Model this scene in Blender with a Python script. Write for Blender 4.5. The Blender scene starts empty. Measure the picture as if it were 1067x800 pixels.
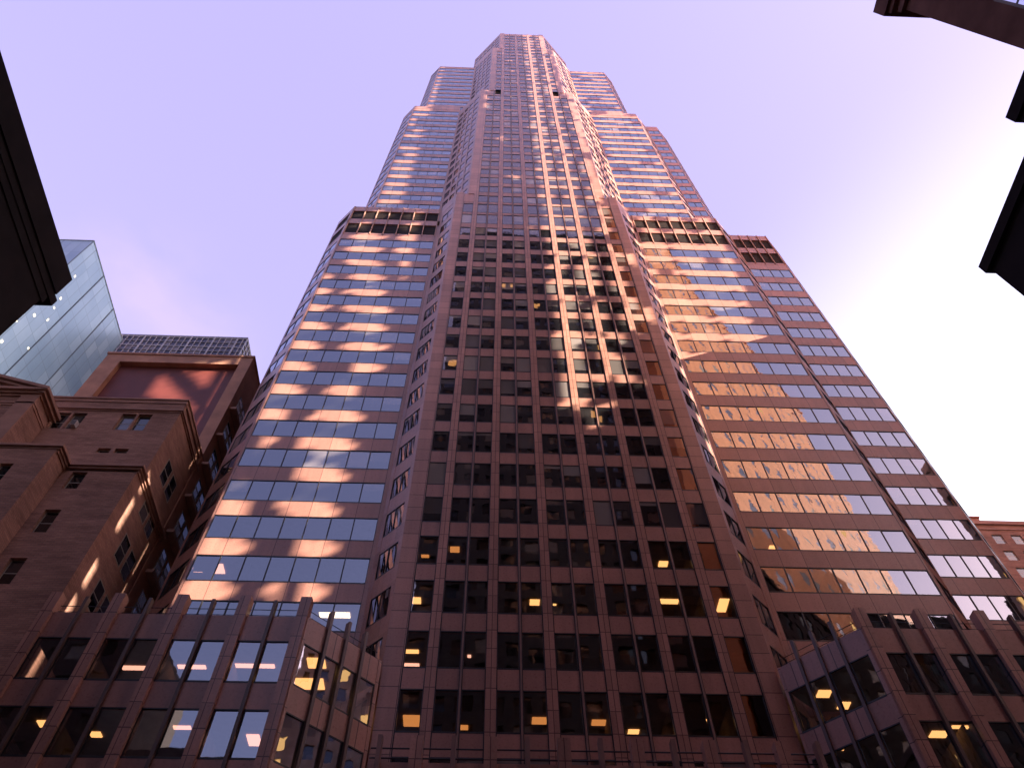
import bpy, math, random
from mathutils import Vector, Matrix
random.seed(11)
rad = math.radians
scene = bpy.context.scene
COL = scene.collection

# ------------------------------------------------------------------ camera
F_PX = 790.0                      # focal length in pixels of a 1067 px wide picture
PITCH, ROLL, YAW = 0.98069, -0.0104176, 0.0452987
EYE = Vector((0, 0, 1.6))
def cam_axes():
    c, s = math.cos(PITCH), math.sin(PITCH)
    r, u, f = Vector((1, 0, 0)), Vector((0, -s, c)), Vector((0, c, s))
    cr, sr = math.cos(ROLL), math.sin(ROLL)
    R, U = cr * r + sr * u, -sr * r + cr * u
    Z = Matrix.Rotation(-YAW, 3, 'Z')
    return Z @ R, Z @ U, Z @ f
AR, AU, AF = cam_axes()
cd = bpy.data.cameras.new('camera'); cam = bpy.data.objects.new('camera', cd); COL.objects.link(cam)
M = Matrix((AR, AU, -AF)).transposed().to_4x4(); M.translation = EYE
cam.matrix_world = M
cd.sensor_fit = 'HORIZONTAL'; cd.sensor_width = 36.0; cd.lens = F_PX / 1067.0 * 36.0
cd.clip_start = 0.1; cd.clip_end = 6000
scene.camera = cam
def project(P):
    q = Vector(P) - EYE; z = q.dot(AF)
    if z <= 0.1: return None
    return 533.5 + F_PX * q.dot(AR) / z, 400 - F_PX * q.dot(AU) / z

# ------------------------------------------------------------------ sun, sky, exposure
SUN = Vector((0.79, -0.47, 0.395)).normalized()
sl = bpy.data.lights.new('sun', 'SUN'); so = bpy.data.objects.new('sun', sl); COL.objects.link(so)
so.rotation_euler = SUN.to_track_quat('Z', 'Y').to_euler(); so.location = (60, -40, 300)
sl.energy = 5.0; sl.angle = rad(0.17); sl.color = (1.0, 0.83, 0.68)

world = bpy.data.worlds.new('World'); scene.world = world; world.use_nodes = True
wn, wl = world.node_tree.nodes, world.node_tree.links
wn.clear()
def N(nodes, t, **kw):
    n = nodes.new(t)
    for k, v in kw.items(): setattr(n, k, v)
    return n
sky = N(wn, 'ShaderNodeTexSky', sky_type='NISHITA'); sky.sun_disc = False
sky.sun_elevation = math.asin(SUN.z); sky.sun_rotation = math.atan2(SUN.x, SUN.y)
sky.air_density = 1.0; sky.dust_density = 2.5; sky.ozone_density = 1.2
tint = N(wn, 'ShaderNodeMix', data_type='RGBA', blend_type='MULTIPLY'); tint.inputs[0].default_value = 1
tint.inputs[7].default_value = (1.30, 0.95, 1.0, 1)
wl.new(sky.outputs[0], tint.inputs[6])
tc = N(wn, 'ShaderNodeTexCoord')
# bright evening haze low in the sky on the right, as a property of the sky itself
def wdot(vec):
    d = N(wn, 'ShaderNodeVectorMath', operation='DOT_PRODUCT'); wl.new(tc.outputs['Generated'], d.inputs[0])
    d.inputs[1].default_value = Vector(vec).normalized(); return d.outputs['Value']
mr = N(wn, 'ShaderNodeMapRange', interpolation_type='SMOOTHERSTEP'); wl.new(wdot((0.80, 0.58, 0.02)), mr.inputs[0])
mr.inputs[1].default_value = 0.42; mr.inputs[2].default_value = 0.97
mr.inputs[3].default_value = 0.0; mr.inputs[4].default_value = 1.0
glow = N(wn, 'ShaderNodeMix', data_type='RGBA', blend_type='ADD'); wl.new(mr.outputs[0], glow.inputs[0])
veil = N(wn, 'ShaderNodeMix', data_type='RGBA', blend_type='ADD')
vr = N(wn, 'ShaderNodeMapRange', interpolation_type='SMOOTHSTEP'); wl.new(wdot((0, 1, 0)), vr.inputs[0])   # the veil thins towards the clear blue side
vr.inputs[1].default_value = -0.75; vr.inputs[2].default_value = -0.1; vr.inputs[3].default_value = 0.30; vr.inputs[4].default_value = 1.0
wl.new(vr.outputs[0], veil.inputs[0])
wl.new(tint.outputs[2], veil.inputs[6]); veil.inputs[7].default_value = (1.66, 1.30, 2.75, 1)   # thin lavender evening veil over the whole sky
wl.new(veil.outputs[2], glow.inputs[6]); glow.inputs[7].default_value = (5.4, 5.8, 4.4, 1)
# faint pink cloud wisps low on the left
mp = N(wn, 'ShaderNodeMapping'); wl.new(tc.outputs['Generated'], mp.inputs[0]); mp.inputs['Scale'].default_value = (3, 3, 7)
cn = N(wn, 'ShaderNodeTexNoise'); wl.new(mp.outputs[0], cn.inputs[0]); cn.inputs['Scale'].default_value = 2.2; cn.inputs['Detail'].default_value = 7
cr1 = N(wn, 'ShaderNodeMapRange'); wl.new(cn.outputs[0], cr1.inputs[0]); cr1.inputs[1].default_value = 0.42; cr1.inputs[2].default_value = 0.7
cz = N(wn, 'ShaderNodeMapRange', interpolation_type='SMOOTHSTEP'); wl.new(wdot((-0.43, 0.47, 0.78)), cz.inputs[0])
cz.inputs[1].default_value = 0.985; cz.inputs[2].default_value = 1.0
cm = N(wn, 'ShaderNodeMath', operation='MULTIPLY'); wl.new(cr1.outputs[0], cm.inputs[0]); wl.new(cz.outputs[0], cm.inputs[1])
cl = N(wn, 'ShaderNodeMix', data_type='RGBA', blend_type='ADD'); wl.new(cm.outputs[0], cl.inputs[0])
wl.new(glow.outputs[2], cl.inputs[6]); cl.inputs[7].default_value = (0.6, 0.3, 0.2, 1)
bg = N(wn, 'ShaderNodeBackground'); bg.inputs[1].default_value = 0.055; wl.new(cl.outputs[2], bg.inputs[0])
wo = N(wn, 'ShaderNodeOutputWorld'); wl.new(bg.outputs[0], wo.inputs[0])

vs = scene.view_settings
scene.display_settings.display_device = 'sRGB'
vs.view_transform = 'Standard'; vs.look = 'None'; vs.exposure = 2.2; vs.gamma = 1.0; vs.use_curve_mapping = False
scene.cycles.max_bounces = 7; scene.cycles.diffuse_bounces = 3; scene.cycles.glossy_bounces = 4
scene.cycles.transparent_max_bounces = 8; scene.cycles.transmission_bounces = 3
scene.cycles.sample_clamp_indirect = 4.0; scene.cycles.caustics_reflective = False; scene.cycles.caustics_refractive = False
scene.cycles.use_denoising = True

# ------------------------------------------------------------------ materials
FH = 3.67321; Z00 = 30.5303; CX = 5.12658; DY = 35.3076
def Z(n): return Z00 + n * FH

class Mat:
    def __init__(s, name):
        s.m = bpy.data.materials.new(name); s.m.use_nodes = True
        s.n, s.l = s.m.node_tree.nodes, s.m.node_tree.links; s.n.clear()
        s.out = N(s.n, 'ShaderNodeOutputMaterial')
    def sock(s, v, i):
        if hasattr(v, 'is_linked') or isinstance(v, bpy.types.NodeSocket): s.l.new(v, i)
        elif v is not None: i.default_value = v
    def math(s, op, a, b=None, c=None):
        n = N(s.n, 'ShaderNodeMath', operation=op); s.sock(a, n.inputs[0])
        if b is not None: s.sock(b, n.inputs[1])
        if c is not None: s.sock(c, n.inputs[2])
        return n.outputs[0]
    def pos(s):
        g = N(s.n, 'ShaderNodeNewGeometry'); x = N(s.n, 'ShaderNodeSeparateXYZ'); s.l.new(g.outputs['Position'], x.inputs[0])
        return g.outputs['Position'], x.outputs[0], x.outputs[1], x.outputs[2]
    def noise(s, vec, scale, detail=4, rough=0.5):
        n = N(s.n, 'ShaderNodeTexNoise'); s.l.new(vec, n.inputs['Vector']); n.inputs['Scale'].default_value = scale
        n.inputs['Detail'].default_value = detail; n.inputs['Roughness'].default_value = rough; return n.outputs[0]
    def white(s, *c):
        v = N(s.n, 'ShaderNodeCombineXYZ')
        for i, a in enumerate(c): s.sock(a, v.inputs[i])
        w = N(s.n, 'ShaderNodeTexWhiteNoise', noise_dimensions='3D'); s.l.new(v.outputs[0], w.inputs[0]); return w.outputs[0]
    def ramp(s, v, a, b, lo=0.0, hi=1.0):
        n = N(s.n, 'ShaderNodeMapRange'); s.sock(v, n.inputs[0]); n.inputs[1].default_value = a; n.inputs[2].default_value = b
        n.inputs[3].default_value = lo; n.inputs[4].default_value = hi; return n.outputs[0]
    def mix(s, f, a, b, mode='MIX'):
        n = N(s.n, 'ShaderNodeMix', data_type='RGBA', blend_type=mode); s.sock(f, n.inputs[0]); s.sock(a, n.inputs[6]); s.sock(b, n.inputs[7]); return n.outputs[2]
    def line(s, v, period, off, width):
        f = s.math('FRACT', s.math('DIVIDE', s.math('SUBTRACT', v, off), period))
        return s.math('LESS_THAN', f, width / period)
    def cell(s, v, period, off): return s.math('FLOOR', s.math('DIVIDE', s.math('SUBTRACT', v, off), period))
    def bsdf(s, color, rough=0.5, spec=0.5, bump=None, bstr=0.2, bdist=0.02, metallic=0.0, coat=0.0):
        b = N(s.n, 'ShaderNodeBsdfPrincipled'); s.sock(color, b.inputs['Base Color']); s.sock(rough, b.inputs['Roughness'])
        b.inputs['Specular IOR Level'].default_value = spec; b.inputs['Metallic'].default_value = metallic; b.inputs['Coat Weight'].default_value = coat
        if bump is not None:
            n = N(s.n, 'ShaderNodeBump'); n.inputs['Strength'].default_value = bstr; n.inputs['Distance'].default_value = bdist
            s.l.new(bump, n.inputs['Height']); s.l.new(n.outputs[0], b.inputs['Normal'])
        return b.outputs[0]
    def done(s, sh): s.l.new(sh, s.out.inputs[0]); return s.m

def rgba(c): return (c[0], c[1], c[2], 1)
def granite(name, base, zper=FH / 3, xper=1.6, xoff=CX, joints=True, rough=0.30):
    m = Mat(name); P, x, y, z = m.pos()
    h = m.math('ADD', x, m.math('MULTIPLY', y, 1.0))
    w = m.white(m.cell(x, xper, xoff), m.cell(y, 2.3, DY), m.cell(z, zper, Z00))
    fine = m.noise(P, 9.0, 6, 0.7); big = m.noise(P, 0.22, 4)
    st = N(m.n, 'ShaderNodeMapping'); m.l.new(P, st.inputs[0]); st.inputs['Scale'].default_value = (2.5, 2.5, 0.12)
    streak = m.noise(st.outputs[0], 1.0, 5)
    v = m.math('MULTIPLY', m.ramp(w, 0, 1, 0.84, 1.14), m.ramp(fine, 0.25, 0.75, 0.86, 1.14))
    v = m.math('MULTIPLY', v, m.ramp(big, 0.3, 0.7, 0.9, 1.1)); v = m.math('MULTIPLY', v, m.ramp(streak, 0.3, 0.75, 1.06, 0.88))
    cc = N(m.n, 'ShaderNodeCombineXYZ'); 
    for i in range(3): m.l.new(v, cc.inputs[i])
    col = m.mix(1.0, rgba(base), cc.outputs[0], 'MULTIPLY')
    if joints:
        j = m.math('MAXIMUM', m.line(z, zper, Z00 + 0.02, 0.05), m.line(x, xper, xoff - 0.02, 0.04))
        col = m.mix(m.math('MULTIPLY', j, 0.75), col, (0.03, 0.015, 0.012, 1))
        # bump from joints only
    return m.done(m.bsdf(col, m.ramp(fine, 0.3, 0.7, rough - 0.06, rough + 0.1), 0.5, fine, 0.12, 0.01))
def plain(name, base, rough=0.5, spec=0.4, var=0.12, metallic=0.0, scale=2.0):
    m = Mat(name); P, x, y, z = m.pos(); n1 = m.noise(P, scale, 5)
    v = m.ramp(n1, 0.3, 0.7, 1 - var, 1 + var); cc = N(m.n, 'ShaderNodeCombineXYZ')
    for i in range(3): m.l.new(v, cc.inputs[i])
    return m.done(m.bsdf(m.mix(1.0, rgba(base), cc.outputs[0], 'MULTIPLY'), rough, spec, metallic=metallic))
def glass(name, see=False, refl=0.25, tintc=(0.78, 0.88, 1.0), dark=0.012, blind=0.25, xper=1.6, wav=0.2, ior=1.5):
    m = Mat(name); P, x, y, z = m.pos()
    fr = N(m.n, 'ShaderNodeFresnel'); fr.inputs[0].default_value = ior
    w = m.white(m.cell(x, xper, CX), m.cell(y, 1.1, DY + 0.5), m.cell(z, FH, Z00))
    low = m.noise(P, 0.9, 2)
    b = N(m.n, 'ShaderNodeBump'); b.inputs['Strength'].default_value = wav; b.inputs['Distance'].default_value = 0.012; m.l.new(low, b.inputs['Height'])
    m.l.new(b.outputs[0], fr.inputs['Normal'])
    fac = m.math('ADD', m.math('MULTIPLY', fr.outputs[0], 1 - refl), refl)
    g = N(m.n, 'ShaderNodeBsdfGlossy'); g.inputs['Roughness'].default_value = 0.015; m.l.new(b.outputs[0], g.inputs['Normal'])
    g.inputs['Color'].default_value = rgba(tintc)
    if see:
        base = N(m.n, 'ShaderNodeBsdfTransparent'); base.inputs[0].default_value = (0.62, 0.58, 0.56, 1); bo = base.outputs[0]
    else:
        lvl = m.math('POWER', w, 2.6)
        half = m.math('GREATER_THAN', m.math('FRACT', m.math('DIVIDE', m.math('SUBTRACT', z, Z00), FH)), m.ramp(m.white(m.cell(z, FH, Z00), m.cell(x, xper, CX), 3.3), 0, 1, 0.0, 0.62))
        k = m.math('MULTIPLY', m.math('MULTIPLY', lvl, half), blind)
        bo = m.bsdf(m.mix(k, (dark, dark, dark * 1.15, 1), (0.75, 0.66, 0.60, 1)), 0.6, 0.0)
    mx = N(m.n, 'ShaderNodeMixShader'); m.l.new(fac, mx.inputs[0]); m.l.new(bo, mx.inputs[1]); m.l.new(g.outputs[0], mx.inputs[2])
    return m.done(mx.outputs[0])
def lamp_mat(name, color, strength):
    m = Mat(name); e = N(m.n, 'ShaderNodeEmission'); e.inputs[0].default_value = rgba(color); e.inputs[1].default_value = strength
    return m.done(e.outputs[0])
def brick(name, c1, c2, mortar, bw=0.42, bh=0.13, var=0.2):
    m = Mat(name); P, x, y, z = m.pos()
    v = N(m.n, 'ShaderNodeCombineXYZ'); m.l.new(m.math('ADD', x, y), v.inputs[0]); m.l.new(z, v.inputs[1])
    b = N(m.n, 'ShaderNodeTexBrick'); m.l.new(v.outputs[0], b.inputs[0]); b.inputs['Color1'].default_value = rgba(c1); b.inputs['Color2'].default_value = rgba(c2)
    b.inputs['Mortar'].default_value = rgba(mortar); b.inputs['Scale'].default_value = 1.0; b.inputs['Brick Width'].default_value = bw
    b.inputs['Row Height'].default_value = bh; b.inputs['Mortar Size'].default_value = 0.018; b.inputs['Bias'].default_value = 0.1
    big = m.noise(P, 0.35, 5); st = N(m.n, 'ShaderNodeMapping'); m.l.new(P, st.inputs[0]); st.inputs['Scale'].default_value = (0.5, 0.5, 3.0)
    s2 = m.noise(st.outputs[0], 0.9, 5)
    vv = m.math('MULTIPLY', m.ramp(big, 0.3, 0.7, 1 - var, 1 + var), m.ramp(s2, 0.3, 0.7, 0.8, 1.18)); cc = N(m.n, 'ShaderNodeCombineXYZ')
    for i in range(3): m.l.new(vv, cc.inputs[i])
    return m.done(m.bsdf(m.mix(1.0, b.outputs[0], cc.outputs[0], 'MULTIPLY'), 0.85, 0.25, b.outputs['Fac'], 0.25, 0.01))

GR = (0.41, 0.205, 0.152)
MT = dict(
    granite=granite('red_granite', GR), granite_plain=granite('red_granite_unjointed', GR, joints=False),
    spandrel=granite('red_granite_spandrel', (0.41, 0.200, 0.150), zper=FH * 50, xper=1.6, xoff=CX, joints=True),
    mullion=plain('bronze_mullion', (0.24, 0.13, 0.10), 0.45, 0.5), frame=plain('black_frame', (0.018, 0.014, 0.014), 0.4, 0.5),
    louver=None, fin_dark=plain('dark_bronze_fin', (0.11, 0.065, 0.052), 0.4, 0.5), fin=plain('pink_fin', (0.42, 0.24, 0.18), 0.5), core=plain('dark_interior', (0.05, 0.045, 0.042), 0.9, 0.1),
    ceiling=plain('office_ceiling', (0.32, 0.26, 0.22), 0.9, 0.1),
    glass=glass('mirror_glass'), see=glass('vision_glass', see=True), see_c=glass('vision_glass_bay', see=True, refl=0.21, tintc=(0.85, 0.80, 0.80)),
    glass_c=glass('mirror_glass_bay', refl=0.14, tintc=(0.80, 0.70, 0.70), blind=0.42),
    blind=plain('roller_blind', (0.30, 0.25, 0.22), 0.8, 0.1, 0.05), blind_w=plain('white_blind', (0.7, 0.68, 0.66), 0.8, 0.1, 0.05),
    lamp=lamp_mat('ceiling_lamp_glow', (1.0, 0.50, 0.17), 0.65), lamp_pink=lamp_mat('pink_lamp_glow', (1.0, 0.48, 0.34), 0.6),
    lamp_dim=lamp_mat('dim_lamp_glow', (1.0, 0.38, 0.10), 0.26), lamp_white=lamp_mat('white_lamp_glow', (1.0, 0.8, 0.55), 0.9),
    brick=brick('brown_brick', (0.43, 0.235, 0.17), (0.33, 0.175, 0.128), (0.26, 0.165, 0.13)),
    stone=plain('brown_stone', (0.38, 0.215, 0.16), 0.75, 0.3, 0.15, scale=1.2),
    terra=plain('terracotta', (0.46, 0.24, 0.155), 0.7, 0.3, 0.18, scale=0.8), redpanel=plain('oxblood_panel', (0.15, 0.036, 0.028), 0.55, 0.4, 0.12, scale=0.6),
    sash=plain('old_sash', (0.30, 0.26, 0.21), 0.6), darkglass=glass('dark_window_glass', refl=0.06, tintc=(0.8, 0.85, 0.9), dark=0.008, blind=0.15, xper=1.3),
    near_black=plain('near_black_stone', (0.022, 0.016, 0.015), 0.9, 0.15, 0.25, scale=1.0), brown_dull=plain('dull_brown_brick', (0.24, 0.12, 0.09), 0.9, 0.15, 0.25, scale=1.0),  # near-black stone: the silhouettes' deep shade is put into the colour
    iron=plain('black_iron', (0.02, 0.02, 0.02), 0.5), acunit=plain('grey_metal', (0.45, 0.43, 0.42), 0.5),
)
def louver_mat():
    m = Mat('bronze_louver'); P, x, y, z = m.pos(); l = m.line(z, 0.16, 0, 0.07)
    return m.done(m.bsdf(m.mix(l, (0.022, 0.016, 0.014, 1), (0.05, 0.035, 0.03, 1)), 0.6, 0.3))
MT['louver'] = louver_mat()

# ------------------------------------------------------------------ mesh helpers
class MB:
    def __init__(s): s.v, s.f, s.m = [], [], []
    def hexa(s, P, mi=0):
        b = len(s.v); s.v += [Vector(p) for p in P]
        for q in ((0, 3, 2, 1), (4, 5, 6, 7), (0, 1, 5, 4), (1, 2, 6, 5), (2, 3, 7, 6), (3, 0, 4, 7)):
            s.f.append([b + i for i in q]); s.m.append(mi)
    def box(s, x0, x1, y0, y1, z0, z1, mi=0):
        s.hexa([(x0, y0, z0), (x1, y0, z0), (x1, y1, z0), (x0, y1, z0), (x0, y0, z1), (x1, y0, z1), (x1, y1, z1), (x0, y1, z1)], mi)
    def prism(s, poly, z0, z1, mi=0):
        n = len(poly); b = len(s.v)
        s.v += [Vector((p[0], p[1], z0)) for p in poly] + [Vector((p[0], p[1], z1)) for p in poly]
        s.f.append([b + i for i in range(n)][::-1]); s.m.append(mi); s.f.append([b + n + i for i in range(n)]); s.m.append(mi)
        for i in range(n): s.f.append([b + i, b + (i + 1) % n, b + n + (i + 1) % n, b + n + i]); s.m.append(mi)
    def quad(s, P, mi=0):
        b = len(s.v); s.v += [Vector(p) for p in P]; s.f.append([b, b + 1, b + 2, b + 3]); s.m.append(mi)
    def tube(s, a, b_, r, n=8, mi=0, r2=None):
        a, b_ = Vector(a), Vector(b_); d = (b_ - a).normalized(); r2 = r if r2 is None else r2
        u = d.orthogonal().normalized(); w = d.cross(u); k = len(s.v)
        for c, rr in ((a, r), (b_, r2)):
            for i in range(n): s.v.append(c + rr * (math.cos(2 * math.pi * i / n) * u + math.sin(2 * math.pi * i / n) * w))
        for i in range(n): s.f.append([k + i, k + (i + 1) % n, k + n + (i + 1) % n, k + n + i]); s.m.append(mi)
        s.f.append([k + i for i in range(n)][::-1]); s.m.append(mi); s.f.append([k + n + i for i in range(n)]); s.m.append(mi)
    def build(s, name, mats, parent=None):
        if not isinstance(mats, (list, tuple)): mats = [mats]
        lo = Vector([min(v[i] for v in s.v) for i in range(3)]); hi = Vector([max(v[i] for v in s.v) for i in range(3)])
        c = (lo + hi) / 2; c.z = lo.z
        me = bpy.data.meshes.new(name); me.from_pydata([tuple(v - c) for v in s.v], [], s.f)
        for m in mats: me.materials.append(m)
        me.polygons.foreach_set('material_index', s.m); me.update()
        o = bpy.data.objects.new(name, me); COL.objects.link(o)
        pw = WP.get(parent.name, Vector()) if parent else Vector()
        o.location = c - pw; WP[o.name] = c
        if parent: o.parent = parent
        return o
WP = {}
def thing(name, loc, label, cat, group=None):
    o = bpy.data.objects.new(name, None); COL.objects.link(o); o.location = loc; WP[o.name] = Vector(loc)
    o.empty_display_size = 0.5
    o['label'] = label; o['category'] = cat
    if group: o['group'] = group
    return o
def structure(o): o['kind'] = 'structure'; return o

class Face:
    """a wall plane from A to B (plan), seen from outside with A on the left; u along, n outward"""
    def __init__(s, A, B):
        s.A = Vector((A[0], A[1], 0)); d = Vector((B[0] - A[0], B[1] - A[1], 0)); s.L = d.length; s.u = d.normalized()
        s.n = Vector((s.u.y, -s.u.x, 0))
    def p(s, u, n, z): q = s.A + s.u * u + s.n * n; return Vector((q.x, q.y, z))
    def box(s, mb, u0, u1, n0, n1, z0, z1, mi=0):
        mb.hexa([s.p(u0, n1, z0), s.p(u1, n1, z0), s.p(u1, n0, z0), s.p(u0, n0, z0), s.p(u0, n1, z1), s.p(u1, n1, z1), s.p(u1, n0, z1), s.p(u0, n0, z1)], mi)
def face(x0, d0, x1, d1): return Face((CX + x0, DY + d0), (CX + x1, DY + d1))

# ------------------------------------------------------------------ ground (below the picture)
g = MB(); g.box(-3000, 3000, -3000, 3000, -0.5, 0.0)
structure(g.build('ground', plain('ground_paving', (0.09, 0.085, 0.08), 0.9)))
g = MB(); g.box(-400, 400, 14.0, 27.0, 0.001, 0.006); structure(g.build('road', plain('asphalt', (0.05, 0.05, 0.05), 0.9)))
g = MB()
for i in range(-40, 40): g.box(i * 6.0, i * 6.0 + 3.0, 20.4, 20.52, 0.008, 0.012)
structure(g.build('road_markings', plain('road_paint', (0.75, 0.75, 0.72), 0.7)))
for y0, y1 in ((27.0, 31.0), (10.5, 14.0)):
    g = MB(); g.box(-400, 400, y0, y1, 0.002, 0.14); structure(g.build('pavement', plain('paving_slabs', (0.28, 0.27, 0.26), 0.85)))

# ------------------------------------------------------------------ the granite tower
tower = thing('office_tower', (CX, DY + 15, 0), 'very tall stepped tower of pinkish brown granite with ribbon windows, rising in the middle', 'skyscraper')
WIN = []      # window records (face, u0, u1, z0, z1, kind)
body = {}
def part(name):
    if name not in body: body[name] = MB()
    return body[name]

def window_rec(F, u0, u1, z0, z1, kind='wing', up=True):
    WIN.append((F, u0, u1, z0, z1, kind))
def pane_pts(F, u0, u1, z0, z1, n0, amp=0.009):
    r = lambda: n0 + random.uniform(-amp, amp)
    a, b, c = r(), r(), r(); d = a + c - b     # keeps the pane planar
    return [F.p(u0, a, z0), F.p(u1, b, z0), F.p(u1, c, z1), F.p(u0, d, z1)]
def fill_window(mb_f, mb_p, F, u0, u1, z0, z1, fi=0, pi=0, n0=-0.045):
    t = 0.035
    F.box(mb_f, u0, u1, n0 - 0.03, n0 + 0.05, z0, z0 + 0.10, fi); F.box(mb_f, u0, u1, n0 - 0.03, n0 + 0.05, z1 - 0.06, z1, fi)
    F.box(mb_f, u0, u0 + t, n0 - 0.03, n0 + 0.045, z0 + 0.10, z1 - 0.06, fi); F.box(mb_f, u1 - t, u1, n0 - 0.03, n0 + 0.045, z0 + 0.10, z1 - 0.06, fi)
    mb_p.quad(pane_pts(F, u0 + 0.02, u1 - 0.02, z0 + 0.09, z1 - 0.05, n0), pi)
WB = 0.665   # window height of the centre bay, in floors
WH = 0.60   # window height, in floors
def spandrel(mb, F, u0, u1, z0, z1, n1=0.0): F.box(mb, u0, u1, -0.28, n1, z0, z1)

# centre bay front: pier and mullion lines in tower coordinates
PIER = [-8.0, -4.8, -1.6, 1.6, 4.8, 8.0]; MULL = [-6.4, -3.2, 0.0, 3.2, 6.4]
STG = [(-8.6, 18.75, 10.6, 9.55), (18.75, 34.75, 9.05, 7.72), (34.75, 46.75, 7.40, 6.22), (46.75, 52.45, 5.70, 4.52)]
prevhw = None
for si, (n0, n1, hw, inner) in enumerate(STG):
    F = face(-hw, 0, hw, 0); z0 = max(0.0, Z(n0)); z1 = Z(n1)
    for s in (-1, 1):
        mb = MB(); a, b = (0, hw - inner) if s < 0 else (hw + inner, 2 * hw)
        F.box(mb, a, b, -0.30, 0.09, z0, z1 + 0.35); mb.build('corner_pier', MT['granite'], tower)
    edges = []
    for px in PIER:
        if abs(px) + 0.28 < inner - 0.05:
            edges.append((px - 0.28, px + 0.28))
    for a, b in edges:
        mb = MB(); F.box(mb, a + hw, b + hw, -0.30, 0.088, z0, z1); mb.build('pier', MT['granite'], tower)
    rv = MB()                                     # raised black strips putting reveal shade beside every pier
    ea = [(x_, sg_) for (p0, p1) in edges for x_, sg_ in ((p0, -1), (p1, 1))] + [(-inner, 1), (inner, -1)]
    for x_, sg_ in ea:
        a_, b_ = (x_, x_ + 0.055) if sg_ > 0 else (x_ - 0.055, x_)
        F.box(rv, a_ + hw, b_ + hw, -0.25, 0.03, z0, Z(int(n1)) if abs(x_) > (STG[si + 1][3] if si < 3 else 0) else z1)
    rv.build('reveal_shade', MT['frame'], tower)
    mm = MB()
    for px in MULL:
        if abs(px) < inner - 0.3: F.box(mm, px + hw - 0.05, px + hw + 0.05, -0.20, 0.09, z0, z1); F.box(mm, px + hw - 0.095, px + hw - 0.051, -0.20, 0.034, z0, z1, 1); F.box(mm, px + hw + 0.051, px + hw + 0.095, -0.20, 0.034, z0, z1, 1)  # black side strips put reveal shade beside the mullions too
    if mm.v: mm.build('mullion', [MT['mullion'], MT['frame']], tower)
    # gaps between the piers
    xs = sorted([(-inner, -inner)] + edges + [(inner, inner)])
    sp = part('bay_wall')
    for k in range(len(xs) - 1):
        a, b = xs[k][1], xs[k + 1][0]
        cuts = [a] + [px for px in MULL if a + 0.3 < px < b - 0.3] + [b]
        for n in range(int(math.ceil(n0)), int(n1) + 1):
            tall = n in (16, 17)
            wh = 0.82 if tall else WB
            nxt = STG[si + 1][3] if si < 3 else 0
            last = n == int(n1)
            if last and (si == 3 or max(abs(a), abs(b)) > nxt + 0.05): continue
            spandrel(sp, F, a + hw, b + hw, Z(n + wh), Z(n + 1))
            for c in range(len(cuts) - 1):
                u0 = cuts[c] + (0.085 if c > 0 else 0); u1 = cuts[c + 1] - (0.085 if c < len(cuts) - 2 else 0)
                window_rec(F, u0 + hw, u1 + hw, Z(n), Z(n + wh), 'bay')
    nx = STG[si + 1][3] if si < 3 else 0.0
    F.box(sp, hw - inner, hw - nx - (0.0 if nx else -0.001), -0.28, 0.02, Z(int(n1)), z1 + 0.05); F.box(sp, hw + nx, hw + inner, -0.28, 0.02, Z(int(n1)), z1 + 0.05)
    for a, b in edges: F.box(sp, a + hw - 0.01, b + hw + 0.01, -0.36, -0.302, z0, z1)
    prevhw = hw

def ribbon(F, n0, n1, u0, u1, count, kind='wing', mod=None, end=0.12, top=None, pieces='wing_wall', louvers=False, z_bot=None):
    """ribbon windows between flush spandrels, levels n0..n1-1"""
    sp = part(pieces); w = (u1 - u0) / count
    F.box(sp, 0, u0, -0.28, 0.02, z_bot if z_bot is not None else Z(n0), Z(n1)); F.box(sp, u1, F.L, -0.28, 0.02, z_bot if z_bot is not None else Z(n0), Z(n1))
    for n in range(n0, n1):
        spandrel(sp, F, u0, u1, Z(n + WH), Z(n + 1))
        for k in range(count): window_rec(F, u0 + k * w, u0 + (k + 1) * w, Z(n), Z(n + WH), kind)
    return w
def louvers(F, u0, u1, count, fins=True):
    w = (u1 - u0) / count; sp = part('wing_wall')
    for a, b in ((16.0, 16.12), (16.95, 17.35), (18.1, 18.5)): spandrel(sp, F, 0, F.L, Z(a), Z(b), 0.02)
    F.box(sp, 0, u0, -0.28, 0.02, Z(16.12), Z(18.1)); F.box(sp, u1, F.L, -0.28, 0.02, Z(16.12), Z(18.1))
    for a, b in ((16.12, 16.95), (17.35, 18.1)):
        for k in range(count):
            mb = MB(); z = Z(a) + 0.02; i = 0
            F.box(mb, u0 + k * w + 0.05, u0 + (k + 1) * w - 0.05, -0.26, -0.20, Z(a), Z(b))
            step = (Z(b) - Z(a) - 0.1) / 12
            for i in range(12):
                zz = Z(a) + 0.06 + i * step
                F.box(mb, u0 + k * w + 0.05, u0 + (k + 1) * w - 0.05, -0.20, -0.10, zz, zz + step * 0.45)
            mb.build('louver', MT['louver'], tower)
    if fins:
        mb = MB()
        for k in range(count + 1): F.box(mb, u0 + k * w - 0.05, u0 + k * w + 0.05, -0.05, 0.10, Z(16.05), Z(18.5))
        mb.build('fin', MT['fin'], tower)

NB = -7
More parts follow.
